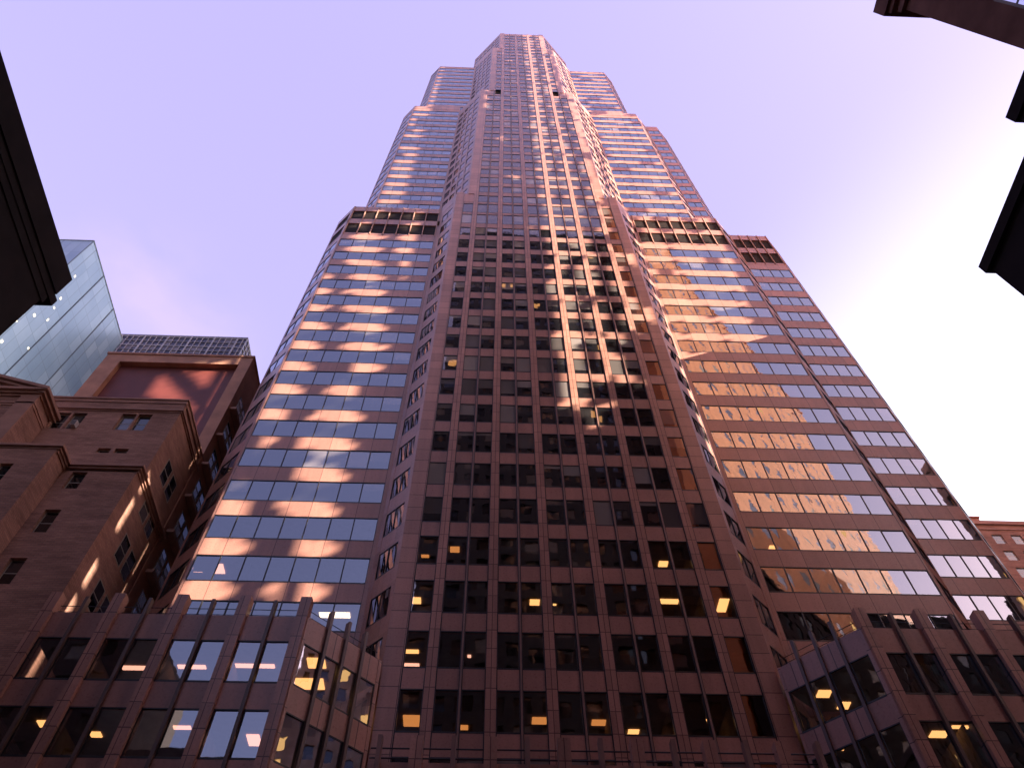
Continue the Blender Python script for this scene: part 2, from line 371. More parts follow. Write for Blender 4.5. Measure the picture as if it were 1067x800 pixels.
# stage A wings, left and right
for s in (-1, 1):
    F = face(-24.15, 1.9, -12.5, 1.9) if s < 0 else face(12.5, 1.9, 24.15, 1.9)
    u0, u1 = (0.15, 11.35) if s < 0 else (0.30, 11.50)
    ribbon(F, NB, 16, u0, u1, 7); louvers(F, u0, u1, 7)
    F = face(-26.4, 4.15, -24.15, 1.9) if s < 0 else face(24.15, 1.9, 26.4, 4.15)
    ribbon(F, NB, 16, 0.35, F.L - 0.35, 2); louvers(F, 0.35, F.L - 0.35, 2, False)
    # inner chamfer of the centre bay
    F = face(-12.5, 1.9, -10.6, 0.0) if s < 0 else face(10.6, 0, 12.5, 1.9)
    ribbon(F, NB, 18, 0.45, F.L - 0.38, 2, 'chamfer', pieces='chamfer_wall')
    F.box(part('chamfer_wall'), 0, F.L, -0.28, 0.02, Z(18), Z(18.75))
# right second step
F = face(26.4, 4.2, 31.5, 4.2); ribbon(F, NB, 16, 0.05, 5.0, 4); louvers(F, 0.05, 5.0, 4)
F = face(31.5, 4.2, 33.6, 6.3); ribbon(F, NB, 16, 0.3, F.L - 0.3, 2); louvers(F, 0.3, F.L - 0.3, 2, False)
# plain returns
F = Face((CX + 33.6, DY + 6.3), (CX + 33.6, DY + 30)); ribbon(F, NB, 18, 0.5, 23.0, 14)
F = Face((CX - 26.4, DY + 30), (CX - 26.4, DY + 4.15)); ribbon(F, NB, 18, 0.5, 25.3, 16)
# upper wings
for s in (-1, 1):
    m = (lambda a, da, b, db: face(a, da, b, db)) if s > 0 else (lambda a, da, b, db: face(-b, db, -a, da))
    F = m(13.25, 4.2, 22.5, 4.2); ribbon(F, 18, 35, 0.1, F.L - 0.1, 6); 
    F.box(part('wing_wall'), 0, F.L, -0.28, 0.03, Z(35), Z(35.55))
    F = m(22.5, 4.2, 24.8, 6.5); ribbon(F, 18, 35, 0.3, F.L - 0.3, 2); F.box(part('wing_wall'), 0, F.L, -0.28, 0.03, Z(35), Z(35.5))
    F = m(11.6, 4.2, 20.2, 4.2); ribbon(F, 35, 46, 0.1, F.L - 0.1, 6); F.box(part('wing_wall'), 0, F.L, -0.28, 0.03, Z(46), Z(46.12))
    F = m(20.2, 4.2, 22.4, 6.4); ribbon(F, 35, 46, 0.3, F.L - 0.3, 2); F.box(part('wing_wall'), 0, F.L, -0.28, 0.03, Z(46), Z(46.1))
    # chamfers of the centre bay above the wings' shoulders
    for (n0, n1, ntop, a, da, b, db, c) in ((18, 34, 34.75, 9.05, 0, 13.25, 4.2, 4), (34, 46, 46.75, 7.4, 0, 11.6, 4.2, 4), (46, 52, 52.45, 5.7, 0, 12.4, 6.7, 6)):
        F = m(a, da, b, db); w = (F.L - 0.7) / c; sp = part('chamfer_wall')
        F.box(sp, 0, 0.35, -0.28, 0.02, Z(n0), Z(n1)); F.box(sp, F.L - 0.35, F.L, -0.28, 0.02, Z(n0), Z(n1))
        for k in range(1, c): F.box(sp, 0.35 + k * w - 0.14, 0.35 + k * w + 0.14, -0.28, 0.04, Z(n0), Z(n1))
        for n in range(n0, n1):
            spandrel(sp, F, 0.35, F.L - 0.35, Z(n + WH), Z(n + 1))
            for k in range(c): window_rec(F, 0.35 + k * w + (0.14 if k else 0), 0.35 + (k + 1) * w - (0.14 if k < c - 1 else 0), Z(n), Z(n + WH), 'chamfer')
        F.box(sp, 0, F.L, -0.28, 0.02, Z(n1), Z(ntop))
    # side of the upper wing going back
    A, B = (CX + s * 24.8, DY + 6.5), (CX + s * 24.8, DY + 26)
    if s < 0:
        ribbon(Face(B, A), 18, 35, 0.4, 19.1, 12)
    A, B = (CX + s * 22.4, DY + 6.4), (CX + s * 22.4, DY + 26)
    ribbon(Face(A, B) if s > 0 else Face(B, A), 35, 46, 0.4, 19.2, 12)
    A, B = (CX + s * 12.4, DY + 6.7), (CX + s * 12.4, DY + 24)
    ribbon(Face(A, B) if s > 0 else Face(B, A), 46, 52, 0.4, 16.9, 10)
# right upper second step
F = face(24.8, 6.5, 27.1, 6.5); ribbon(F, 18, 35, 0.05, F.L - 0.05, 2); F.box(part('wing_wall'), 0, F.L, -0.28, 0.02, Z(35), Z(35.4))
F = face(27.1, 6.5, 29.4, 8.8); ribbon(F, 18, 35, 0.3, F.L - 0.3, 2); F.box(part('wing_wall'), 0, F.L, -0.28, 0.02, Z(35), Z(35.35))
F = Face((CX + 29.4, DY + 8.8), (CX + 29.4, DY + 26)); ribbon(F, 18, 35, 0.4, 16.8, 10)

for nm, mb in body.items(): mb.build(nm, MT['spandrel'] if nm != 'chamfer_wall' else MT['granite_plain'], tower)

# cores: closed building mass behind the glass
def T(pts): return [(CX + a, DY + b) for a, b in pts]
core = MB(); e = 0.32; ZL = Z(6)
def mirror(pts): return pts + [(-a, b) for a, b in reversed(pts)]
core.prism(T([(-26.4 + e, 30), (-26.4 + e, 4.3 + 0.14), (-24.0, 1.9 + e), (-12.4, 1.9 + e), (-10.5, e), (10.5, e), (12.4, 1.9 + e), (24.0, 1.9 + e), (26.2, 4.2 + e), (31.4, 4.2 + e), (33.6 - e, 6.3 + 0.14), (33.6 - e, 30)]), ZL, Z(16))
core.prism(T([(-26.4 + e, 30), (-26.4 + e, 4.44), (-24.0, 2.22), (-12.4, 2.22), (-12.4, 24), (12.4, 24), (12.4, 2.22), (24.0, 2.22), (26.2, 4.52), (31.4, 4.52), (33.28, 6.44), (33.28, 30)]), Z(16) + 0.01, Z(18.42))
core.prism(T([(-12.3, 23), (-12.3, 2.1), (-10.5, e), (10.5, e), (12.3, 2.1), (12.3, 23)]), Z(16) + 0.02, Z(18.7))
core.prism(T([(-24.48, 26), (-24.48, 6.64), (-22.4, 4.52), (-13.1, 4.52), (-8.95, e), (8.95, e), (13.1, 4.52), (22.4, 4.52), (24.6, 6.82), (27.0, 6.82), (29.1, 8.95), (29.1, 26)]), Z(18.42) + 0.01, Z(34.7))
core.prism(T([(-24.48, 26), (-24.48, 6.64), (-22.4, 4.52), (22.4, 4.52), (24.6, 6.82), (27.0, 6.82), (29.1, 8.95), (29.1, 26)]), Z(34.7) + 0.01, Z(35.3))
core.prism(T([(-22.1, 25), (-22.1, 6.54), (-20.1, 4.52), (-11.5, 4.52), (-7.3, e), (7.3, e), (11.5, 4.52), (20.1, 4.52), (22.1, 6.54), (22.1, 25)]), Z(34.7) + 0.02, Z(46.02))
core.prism(T([(-11.5, 24), (-11.5, 4.6), (-7.3, e), (7.3, e), (11.5, 4.6), (11.5, 24)]), Z(46.02) + 0.01, Z(46.7))
core.prism(T([(-12.1, 24), (-12.1, 6.8), (-5.6, e), (5.6, e), (12.1, 6.8), (12.1, 24)]), Z(46.7) + 0.01, Z(52.35))
D = 5.0   # the lowest floors have real rooms
core.prism(T([(-26.4 + D, 30), (-26.4 + D, 7.0), (-11, 7.0), (-9, D), (9, D), (11, 7.0), (24, 7.0), (26, 9.2), (31.4 - 3, 9.2), (28.6, 30)]), 0, ZL - 0.01)
core.build('interior', MT['core'], tower)
fl = MB()
foot = [(-26.4 + e, 30), (-26.4 + e, 4.44), (-24.0, 2.22), (-12.4, 2.22), (-10.5, e), (10.5, e), (12.4, 2.22), (24.0, 2.22), (26.2, 4.52), (31.4, 4.52), (33.28, 6.44), (33.28, 30)]
for n in range(-8, 6):
    fl.prism(T(foot), Z(n + 0.70), Z(n + 0.98))
fl.build('floor_slab', MT['ceiling'], tower)
# room walls every few modules
rw = MB()
for x in (-20.9, -16.1, -12.9, -8.0, -1.6, 1.6, 4.8, 8.0, 12.4, 17.6, 22.4, 27.0):
    y0 = 2.3 if 12.5 > abs(x) > 10.6 else (0.35 if abs(x) < 10.7 else (4.6 if x > 24.2 else 2.3))
    if 10.6 < abs(x) < 12.9: y0 = 2.4
    for n in range(-6, 6): rw.box(CX + x - 0.06, CX + x + 0.06, DY + y0, DY + 7.0, Z(n - 0.02), Z(n + 0.70))
rw.build('partition', MT['ceiling'], tower)

# choose the hundred windows that show largest
def area(w):
    F, u0, u1, z0, z1, k = w
    P = [project(F.p(u, 0, z)) for u, z in ((u0, z0), (u1, z0), (u1, z1), (u0, z1))]
    if any(p is None for p in P): return 0
    cx = sum(p[0] for p in P) / 4; cy = sum(p[1] for p in P) / 4
    if not (0 < cx < 1067 and 0 < cy < 800): return 0
    c = F.p((u0 + u1) / 2, 0, (z0 + z1) / 2)
    if (EYE - c).dot(F.n) <= 0: return 0
    if c.z < Z(-1.2) and abs(c.x - CX) > 13: return 0
    return abs(sum(P[i][0] * P[(i + 1) % 4][1] - P[(i + 1) % 4][0] * P[i][1] for i in range(4))) / 2
WIN.sort(key=area, reverse=True)
big, rest = WIN[:100], WIN[100:]
bfr = random.Random(5)
for F, u0, u1, z0, z1, kind in big:
    mf, mp_ = MB(), MB(); fill_window(mf, mp_, F, u0, u1, z0, z1)
    w = mf.build('window', MT['frame'], tower)
    mp_.build('pane', MT['see_c'] if kind != 'wing' else MT['see'], w)
    r = bfr.random()
    if r < (0.42 if kind == 'bay' else 0.25):
        drop = bfr.choice([0.25, 0.4, 0.6, 1.0]); bl = MB(); F.box(bl, u0 + 0.05, u1 - 0.05, -0.24, -0.225, z1 - 0.06 - (z1 - z0 - 0.2) * drop, z1 - 0.06)
        bl.build('blind', MT['blind'], w)
mf = MB()
for F, u0, u1, z0, z1, kind in rest:
    fill_window(mf, mf, F, u0, u1, z0, z1, 0, 1 if kind == 'wing' else 2)
o = mf.build('window', [MT['frame'], MT['glass'], MT['glass_c']], tower); o['kind'] = 'stuff'

# lamps on the ceilings inside, seen through the glass (x, y, level, width, depth, material)
for x, y, n, w, dp, mt in [(-4.35, 37.3, 0, .55, .55, 'lamp'), (-4.26, 37.33, -1, .8, .3, 'lamp'), (-4.31, 38.57, -1, .9, .25, 'lamp_pink'), (-4.14, 37.22, 1, .5, .4, 'lamp_dim'),
        (-2.19, 36.62, 1, .6, .5, 'lamp_dim'), (2.95, 37.25, 0, .6, .5, 'lamp'), (4.1, 37.23, 0, .4, .5, 'lamp'), (11.2, 36.92, 0, 1.3, .4, 'lamp'), (14.67, 37.18, 0, .6, 1.2, 'lamp'),
        (11.63, 37.55, 1, .6, .5, 'lamp'), (-0.94, 37.67, -1, .2, .2, 'lamp_pink'), (-3.92, 38.34, -2, .9, 1.0, 'lamp_dim'), (-1.1, 38.89, -2, .5, .4, 'lamp_dim'), (3.03, 38.14, -2, .8, .6, 'lamp_dim'),
        (4.33, 37.6, -2, .3, 2.2, 'lamp_dim'), (6.35, 38.23, -2, .9, .5, 'lamp_dim'), (8.3, 39.09, -2, .6, .5, 'lamp'), (11.91, 37.99, -2, .5, .4, 'lamp'),
        (5.37, 36.56, 3, .9, .25, 'lamp'), (-2.46, 36.63, 3, .5, .9, 'lamp_dim'), (-19.29, 39.04, 1, .6, .4, 'lamp_pink'), (-17.87, 38.9, 1, .7, .9, 'lamp_pink'), (-15.87, 39.42, 2, .8, .5, 'lamp_pink'),
        (-12.55, 39.32, 2, .6, .6, 'lamp_pink'), (-9.5, 38.8, 0, 1.9, .5, 'lamp_white'), (20.5, 39.6, 2, .5, .5, 'lamp'), (24.9, 40.0, 3, .6, .6, 'lamp_pink')]:
    mb = MB(); mb.box(x - w / 2, x + w / 2, y - dp / 2, y + dp / 2, Z(n + 0.70) - 0.06, Z(n + 0.70) - 0.004); mb.build('ceiling_light', MT[mt], tower)

# ------------------------------------------------------------------ podium wings and portico
def podium_face(F, piers, groups, parent, n_lo=-5, ptop=-0.66, wide=0.56, seemat='see', deep_lamps=()):
    """piers: u of left edges; groups: (u0, u1, count) runs of windows split by fins"""
    for a in piers:
        mb = MB(); F.box(mb, a, a + wide, -0.35, 0.22, 0.14, Z(ptop)); mb.build('pier', MT['granite'], parent)
    wall = MB()
    for (u0, u1, c) in groups:
        spandrel(wall, F, u0, u1, Z(-1.36), Z(-0.96), 0.0)
        for n in range(n_lo, -1):
            if n < -2 or n == -2:
                spandrel(wall, F, u0, u1, Z(n - 0.36), Z(n), 0.0)
        w = (u1 - u0) / c
        for k in range(1, c):
            mb = MB(); F.box(mb, u0 + k * w - 0.08, u0 + k * w + 0.08, -0.15, 0.18, 2.0, Z(ptop) - 0.22); mb.build('mullion', MT['fin_dark'], parent)
        for n in range(n_lo, -1):
            for k in range(c):
                a = u0 + k * w + (0.10 if k else 0); b = u0 + (k + 1) * w - (0.10 if k < c - 1 else 0)
                mf, mp_ = MB(), MB(); z0, z1 = Z(n), Z(n + 0.64)
                if n >= -3:
                    q = MB(); fill_window(q, q, F, a, b, z0, z1, 0, 1); q.build('window', [MT['frame'], MT[seemat]], parent)
                else:
                    fill_window(wall, wall, F, a, b, z0, z1, 2, 1)
    for a in piers: F.box(wall, a - 0.01, a + wide + 0.01, -0.42, -0.352, Z(n_lo - 0.3), Z(-0.97))
    if not piers:
        for a in (0.151, F.L - 0.26): F.box(wall, a, a + 0.06, -0.34, -0.282, Z(n_lo - 0.3), Z(-0.97))
    wall.build('spandrel_wall', [MT['spandrel'], MT['glass'], MT['frame']], parent)
def rail(F, u0, u1, z, parent, n=-0.25, r=0.02):
    mb = MB(); mb.tube(F.p(u0, n, z), F.p(u1, n, z), r); mb.tube(F.p(u0, n, z - 0.35), F.p(u1, n, z - 0.35), r * 0.8); mb.build('rail', MT['iron'], parent)
PD = -3.8
for s in (-1, 1):
    mass = MB()
    if s < 0:
        poly = [(-22.3, 6.9), (-22.3, 2.0), (-14.2, 2.0), (-11.6, 4.3), (-10.8, 6.9)]
        F = face(-27.4, PD, -14.15, PD); piers = [0, 3.2, 6.4, 9.6, 12.69]
        runs = [(0.56, 3.2, 2), (3.76, 6.4, 2), (6.96, 9.6, 2), (10.16, 12.69, 2)]
        G = face(-14.15, PD, -10.65, -0.3)
        roof = [(-27.2, PD + 0.36), (-14.3, PD + 0.36), (-10.9, -0.1), (-12.8, 1.6), (-24.2, 1.6), (-27.2, 4.5)]
    else:
        F = face(14.15, PD, 36.55, PD); piers = [0, 3.2, 6.4, 9.6, 12.8, 16.0, 19.2]
        runs = [(piers[i] + 0.56, (piers + [22.4])[i + 1], 2) for i in range(7)]
        G = face(10.65, -0.3, 14.15, PD)
        roof = [(14.3, PD + 0.36), (36.4, PD + 0.36), (36.4, 4.0), (24.2, 1.6), (12.8, 1.6), (10.9, -0.1)]
    base = MB(); base.prism(T(roof), Z(-1.30), Z(-1.12))
    for n in range(-7, -1): base.prism(T(roof), Z(n - 0.30), Z(n - 0.06))
    pw = base.build('podium_wing', MT['ceiling'], tower)
    podium_face(F, piers, runs, pw)
    podium_face(G, [], [(0.15, G.L - 0.2, 4)], pw, ptop=-0.62)
    mb = MB(); G.box(mb, 0, 0.15, -0.3, 0.03, 0.2, Z(-0.96)); G.box(mb, G.L - 0.2, G.L, -0.3, 0.03, 0.2, Z(-0.96)); mb.build('corner_trim', MT['granite'], pw)
    rail(F, 0.3, F.L - 0.3, Z(-0.80), pw); rail(G, 0.2, G.L - 0.2, Z(-0.80), pw)
    bk = MB(); bk.prism(T([(-26.9, 3.5), (-26.9, 1.5), (-13.5, 1.5), (-13.5, 3.5)] if s < 0 else [(13.5, 3.5), (13.5, 1.5), (36, 1.5), (36, 3.5)]), 0.2, Z(-1.4)); bk.build('rear_wall', MT['core'], pw)
    for x in ((-24.4, -21.0, -17.8) if s < 0 else (17.1, 20.5, 23.7, 26.9)):
        mb = MB()
        for n in range(-5, -1): mb.box(CX + x - 0.05, CX + x + 0.05, DY + PD + 0.4, DY + 1.4, Z(n - 0.02), Z(n + 0.66))
        mb.build('partition', MT['ceiling'], pw)
    L = [(-14.9, 33.95, -2, 1.4, .28, 'lamp_pink'), (-11.7, 33.78, -2, 2.0, .28, 'lamp_pink'), (-17.84, 34.12, -2, 1.2, .3, 'lamp_pink'), (-20.25, 33.2, -3, .5, .5, 'lamp'), (-13.97, 33.33, -3, .8, .25, 'lamp_pink'),
         (-10.8, 34.27, -3, .6, .9, 'lamp_pink'), (-18.1, 34.0, -3, .5, .4, 'lamp'), (-8.55, 33.46, -2, .9, .8, 'lamp'), (-9.1, 35.2, -2, 1.5, .9, 'lamp')] if s < 0 else \
        [(17.95, 35.3, -2, .7, .6, 'lamp'), (19.3, 36.3, -2, .6, .6, 'lamp'), (21.51, 32.91, -3, .8, .5, 'lamp'), (22.3, 32.3, -3, .8, .2, 'lamp'), (17.2, 34.2, -3, .3, .3, 'lamp')]
    for x, y, n, w, dp, mt in L:
        mb = MB(); mb.box(x - w / 2, x + w / 2, y - dp / 2, y + dp / 2, Z(n + 0.70) - 0.06, Z(n + 0.70) - 0.004); mb.build('ceiling_light', MT[mt], pw)
    if s > 0:
        for u0, u1, n in ((1.9, 2.75, -2), (5.25, 5.95, -2)):
            mb = MB(); F.box(mb, u0, u1, -0.26, -0.24, Z(n + 0.12), Z(n + 0.50)); mb.build('blind', MT['blind_w'], pw)
mb = MB(); F = face(-10.0, PD, 10.0, PD)
spandrel(mb, F, 0, 20.0, Z(-3.9), Z(-3.0), 0.0)
mb.prism(T([(-10.0, PD + 0.3), (10.0, PD + 0.3), (10.4, -0.35), (-10.4, -0.35)]), Z(-3.6), Z(-3.4))
po = mb.build('portico', MT['spandrel'], tower)
for px in PIER:
    mb = MB(); F.box(mb, px + 10 - 0.28, px + 10 + 0.28, -0.35, 0.22, 0.14, Z(-2.70)); mb.build('pier', MT['granite'], po)
for px in MULL + [-9.6, 9.6]:
    mb = MB(); F.box(mb, px + 10 - 0.10, px + 10 + 0.10, -0.15, 0.26, Z(-3.9), Z(-2.70)); mb.build('mullion', MT['mullion'], po)
mb = MB()
for zz in (-2.80, -2.92): mb.tube(F.p(0, -0.2, Z(zz)), F.p(20, -0.2, Z(zz)), 0.035)
mb.build('rail', MT['iron'], po)

# ------------------------------------------------------------------ old brick apartment house on the left
def win_xz(parent, x0, x1, Y, z0, z1, mats=('sash', 'darkglass'), split=True, name='window'):
    """a sash window in a wall facing the street, set in a dark recess"""
    mb = MB(); t = 0.07
    mb.box(x0 - 0.02, x1 + 0.02, Y - 0.06, Y + 0.02, z0 - 0.14, z0 - 0.001, 2)               # sill
    mb.box(x0, x1, Y - 0.012, Y + 0.06, z0, z0 + t); mb.box(x0, x1, Y - 0.012, Y + 0.06, z1 - t, z1)
    mb.box(x0, x0 + t, Y - 0.012, Y + 0.06, z0 + t, z1 - t); mb.box(x1 - t, x1, Y - 0.012, Y + 0.06, z0 + t, z1 - t)
    zm = (z0 + z1) / 2
    if split: mb.box(x0 + t, x1 - t, Y - 0.010, Y + 0.05, zm - 0.035, zm + 0.035)
    mb.quad([(x0 + t, Y - 0.004, z0 + t), (x1 - t, Y - 0.004, z0 + t), (x1 - t, Y - 0.004, z1 - t), (x0 + t, Y - 0.004, z1 - t)], 1)
    return mb.build(name, [MT[mats[0]], MT[mats[1]], MT['stone']], parent)
def win_yz(parent, X, y0, y1, z0, z1, mats=('sash', 'darkglass'), sgn=1, name='window'):
    mb = MB(); t = 0.08; a, b = (X - 0.05, X + 0.014) if sgn > 0 else (X - 0.014, X + 0.05)
    mb.box(a, b, y0, y1, z0, z0 + t); mb.box(a, b, y0, y1, z1 - t, z1); mb.box(a, b, y0, y0 + t, z0 + t, z1 - t); mb.box(a, b, y1 - t, y1, z0 + t, z1 - t)
    zm = (z0 + z1) / 2; mb.box(a, b - 0.003, y0 + t, y1 - t, zm - 0.04, zm + 0.04)
    X2 = X + 0.005 * sgn
    mb.quad([(X2, y0 + t, z0 + t), (X2, y1 - t, z0 + t), (X2, y1 - t, z1 - t), (X2, y0 + t, z1 - t)], 1)
    return mb.build(name, [MT[mats[0]], MT[mats[1]]], parent)
def holed_wall(mb, x0, x1, Y, th, z0, z1, holes, mi=0):
    """wall slab facing -Y with real window openings"""
    xs = sorted({x0, x1} | {h[0] for h in holes} | {h[1] for h in holes}); xs = [x for x in xs if x0 <= x <= x1]
    for a, b in zip(xs[:-1], xs[1:]):
        cuts = sorted([(max(h[2], z0), min(h[3], z1)) for h in holes if h[0] <= a + 1e-6 and h[1] >= b - 1e-6])
        z = z0
        for c0, c1 in cuts:
            if c0 > z: mb.box(a, b, Y, Y + th, z, c0, mi)
            z = max(z, c1)
        if z < z1: mb.box(a, b, Y, Y + th, z, z1, mi)
def cornice(mb, x0, x1, y0, y1, z, prof, mi=0, sides='FR'):
    """stacked projecting courses round the front and right side of a block; prof: (dz0, dz1, projection)"""
    for a, b, p in prof: mb.box(x0, x1 + (p if 'R' in sides else 0), y0 - p, y1, z + a, z + b, mi)

bb = thing('brick_building', (-40, 42, 0), 'old brown brick apartment house with pedimented pavilion and stone cornices, left of the tower', 'apartment house')
XR = -24.0
def winset(cols, rows, Y): return [(a, b, z0, z1) for a, b in cols for z0, z1 in rows]
# recessed top block
w_top = [(-33.15, -32.12, 46.8, 48.75), (-31.95, -30.9, 46.8, 48.75), (-28.28, -27.2, 46.8, 48.8), (-27.05, -26.0, 46.8, 48.8), (-28.28, -27.36, 44.1, 44.62), (-27.05, -26.1, 44.1, 44.62)]
mb = MB(); holed_wall(mb, -52, XR, 35.3, 0.35, 41.3, 49.0, w_top); mb.box(-52, XR - 0.001, 35.65, 41.35, 41.3, 49.0); 
mb.box(XR - 10, XR, 35.302, 35.65, 49.0, 50.2); mb.box(-52, XR - 10, 35.302, 35.65, 49.0, 50.2); mb.box(-52, XR - 0.002, 35.66, 41.35, 49.0, 50.0)
wl_ = mb.build('wall', MT['brick'], bb)
for h in w_top: win_xz(wl_, h[0], h[1], 35.55, h[2], h[3])
# lower block carrying the second cornice
w_mid = winset([(-28.2, -27.2)], [(39.4, 41.05), (35.4, 37.4), (31.3, 33.3), (27.2, 29.2)], 0)
mb = MB(); holed_wall(mb, -29.0, XR + 0.02, 34.5, 0.35, 0, 41.3, w_mid); mb.box(-29.0, XR + 0.018, 34.86, 41.3, 0, 41.29)
w2 = mb.build('wall', MT['brick'], bb)
for h in w_mid: win_xz(w2, h[0], h[1], 34.75, h[2], h[3])
w_lo = winset([(-31.75, -30.9), (-36.2, -35.3)], [(38.0, 39.8), (33.9, 35.8), (29.8, 31.7)], 0)
mb = MB(); holed_wall(mb, -52, -28.9, 32.8, 0.35, 0, 41.3, w_lo); mb.box(-52, -28.9, 33.16, 41.2, 0, 41.28)
w3 = mb.build('wall', MT['brick'], bb)
for h in w_lo: win_xz(w3, h[0], h[1], 33.05, h[2], h[3])
w_pav = [(-37.4, -36.3, 43.6, 45.6), (-40.3, -39.2, 43.6, 45.6)]
mb = MB(); holed_wall(mb, -52, -33.3, 33.1, 0.35, 41.4, 47.6, w_pav); mb.box(-52, -33.3, 33.46, 40.5, 41.4, 47.6)
w4 = mb.build('pavilion', MT['brick'], bb)
for h in w_pav: win_xz(w4, h[0], h[1], 33.35, h[2], h[3])
# quoin / corner pilaster strip of the pavilion
mb = MB(); mb.box(-34.6, -33.28, 32.98, 33.099, 41.5, 47.6); mb.build('pilaster', MT['stone'], bb)
# cornices
mb = MB(); P3 = [(-0.55, -0.38, 0.10), (-0.38, -0.22, 0.22), (-0.22, 0.0, 0.38)]
cornice(mb, -52, -28.9, 33.0, 41.0, 41.72, P3); mb.build('cornice', MT['stone'], bb)
mb = MB(); cornice(mb, -28.88, XR + 0.02, 34.6, 41.25, 41.72, P3); mb.build('cornice', MT['stone'], bb)
mb = MB(); cornice(mb, -52, XR, 35.32, 41.3, 49.35, [(-0.3, -0.16, 0.08), (-0.16, 0.0, 0.2)]); cornice(mb, -52, XR, 35.3, 41.3, 50.75, [(-0.5, -0.15, 0.05), (-0.15, 0.0, 0.14)]); mb.build('cornice', MT['stone'], bb)
mb = MB(); cornice(mb, -52, -33.3, 33.1, 40.4, 48.25, [(-0.65, -0.45, 0.12), (-0.45, -0.25, 0.28), (-0.25, 0.0, 0.5)])
cornice(mb, -52, -33.3, 33.1, 40.4, 46.9, [(-0.18, 0.0, 0.12), (-0.38, -0.18, 0.06)]); mb.build('cornice', MT['stone'], bb)
# pediment: raking slab above the pavilion
def gable(mb, x0, x1, rise, y0, y1, z, th=0.4):
    xm = (x0 + x1) / 2
    for a, b, za, zb in ((x0, xm, z, z + rise), (xm, x1, z + rise, z)):
        mb.hexa([(a, y0, za), (b, y0, zb), (b, y1, zb), (a, y1, za), (a, y0, za + th), (b, y0, zb + th), (b, y1, zb + th), (a, y1, za + th)])
mb = MB(); gable(mb, -50.4, -32.75, 2.9, 32.55, 40.9, 48.0, 0.30); gable(mb, -50.2, -32.95, 2.9, 32.75, 40.7, 47.75, 0.24)
mb.build('pediment', MT['stone'], bb)
mb = MB(); mb.hexa([(-50, 33.0, 48.25), (-33.4, 33.0, 48.25), (-33.4, 40, 48.25), (-50, 40, 48.25), (-42.4, 33.0, 50.7), (-40.8, 33.0, 50.7), (-40.8, 40, 50.7), (-42.4, 40, 50.7)]); mb.build('tympanum', MT['brick'], bb)
# side windows and a window air conditioner
for z0 in (43.7, 39.9, 36.0, 32.1):
    for y0 in (37.0, 38.5): win_yz(bb, XR + 0.03 if z0 < 41.3 else XR + 0.01, y0, y0 + 1.2, z0, z0 + 2.0)
mb = MB(); mb.box(-31.3, -30.95, 34.95, 35.6, 46.85, 47.4); 
for i in range(6): mb.box(-31.29, -30.96, 34.935, 34.95, 46.9 + i * 0.08, 46.93 + i * 0.08, 1)
o = mb.build('air_conditioner', [MT['acunit'], MT['iron']], None); o['label'] = 'small pale air conditioner box stuck in an upper window of the brown brick house'; o['category'] = 'air conditioner'

# ------------------------------------------------------------------ terracotta annex with the oxblood recess
an = thing('annex_building', (-31, 46, 0), 'orange terracotta block with a big sunken dark red panel, behind the old brick house', 'building')
Y0 = 40.8
mb = MB(); mb.box(-38.2, -36.55, Y0, 50, 0, 66.0); mb.box(-25.0, -23.9, Y0, 50.0, 0, 66.0); mb.box(-36.55, -25.0, Y0, 50, 64.7, 66.0); mb.box(-36.55, -25.0, Y0 + 0.001, 50, 0, 49.0)
w5 = mb.build('wall', MT['terra'], an)
mb = MB(); mb.box(-36.54, -25.01, Y0 + 0.55, Y0 + 0.8, 49.0, 64.7); mb.build('recessed_panel', MT['redpanel'], an)
mb = MB(); mb.box(-38.3, -23.8, Y0 - 0.1, 50.1, 66.0, 66.25); mb.build('coping', MT['terra'], an)
mb = MB(); mb.box(-36.5, -25.1, 41.8, 49.9, 49.1, 64.6); mb.build('interior', MT['core'], an)
for z0 in (59.0, 55.1, 51.2, 47.3, 43.4, 39.5, 35.6, 31.7):
    for y0 in (42.0, 43.4): win_yz(an, -23.89, y0, y0 + 1.15, z0, z0 + 2.0)
for z0 in (57.9, 54.0, 50.1, 46.2, 42.3, 38.4, 34.5):
    mb = MB(); mb.box(-23.90, -23.35, 41.2, 47.0, z0, z0 + 0.28); mb.build('balcony', MT['stone'], an)
    mb = MB()
    for k in range(24): mb.box(-23.40, -23.36, 41.25 + k * 0.24, 41.28 + k * 0.24, z0 + 0.28, z0 + 1.1)
    mb.box(-23.41, -23.35, 41.2, 47.0, z0 + 1.1, z0 + 1.15); mb.build('railing', MT['sash'], an)
an2 = MB(); an2.tube((-33.2, 44, 50.8), (-32.9, 43.2, 53.8), 0.04, 6, 0, 0.02)
an2 = MB(); an2.tube((-31.9, 38.2, 50.0), (-31.6, 38.2, 54.0), 0.05, 6, 0, 0.02); an2.tube((-31.9, 38.0, 52.9), (-31.2, 38.0, 53.0), 0.02, 6)
o = an2.build('antenna', MT['acunit']); o['label'] = 'thin aerial on the brick house roof in front of the dark red panel'; o['category'] = 'antenna'

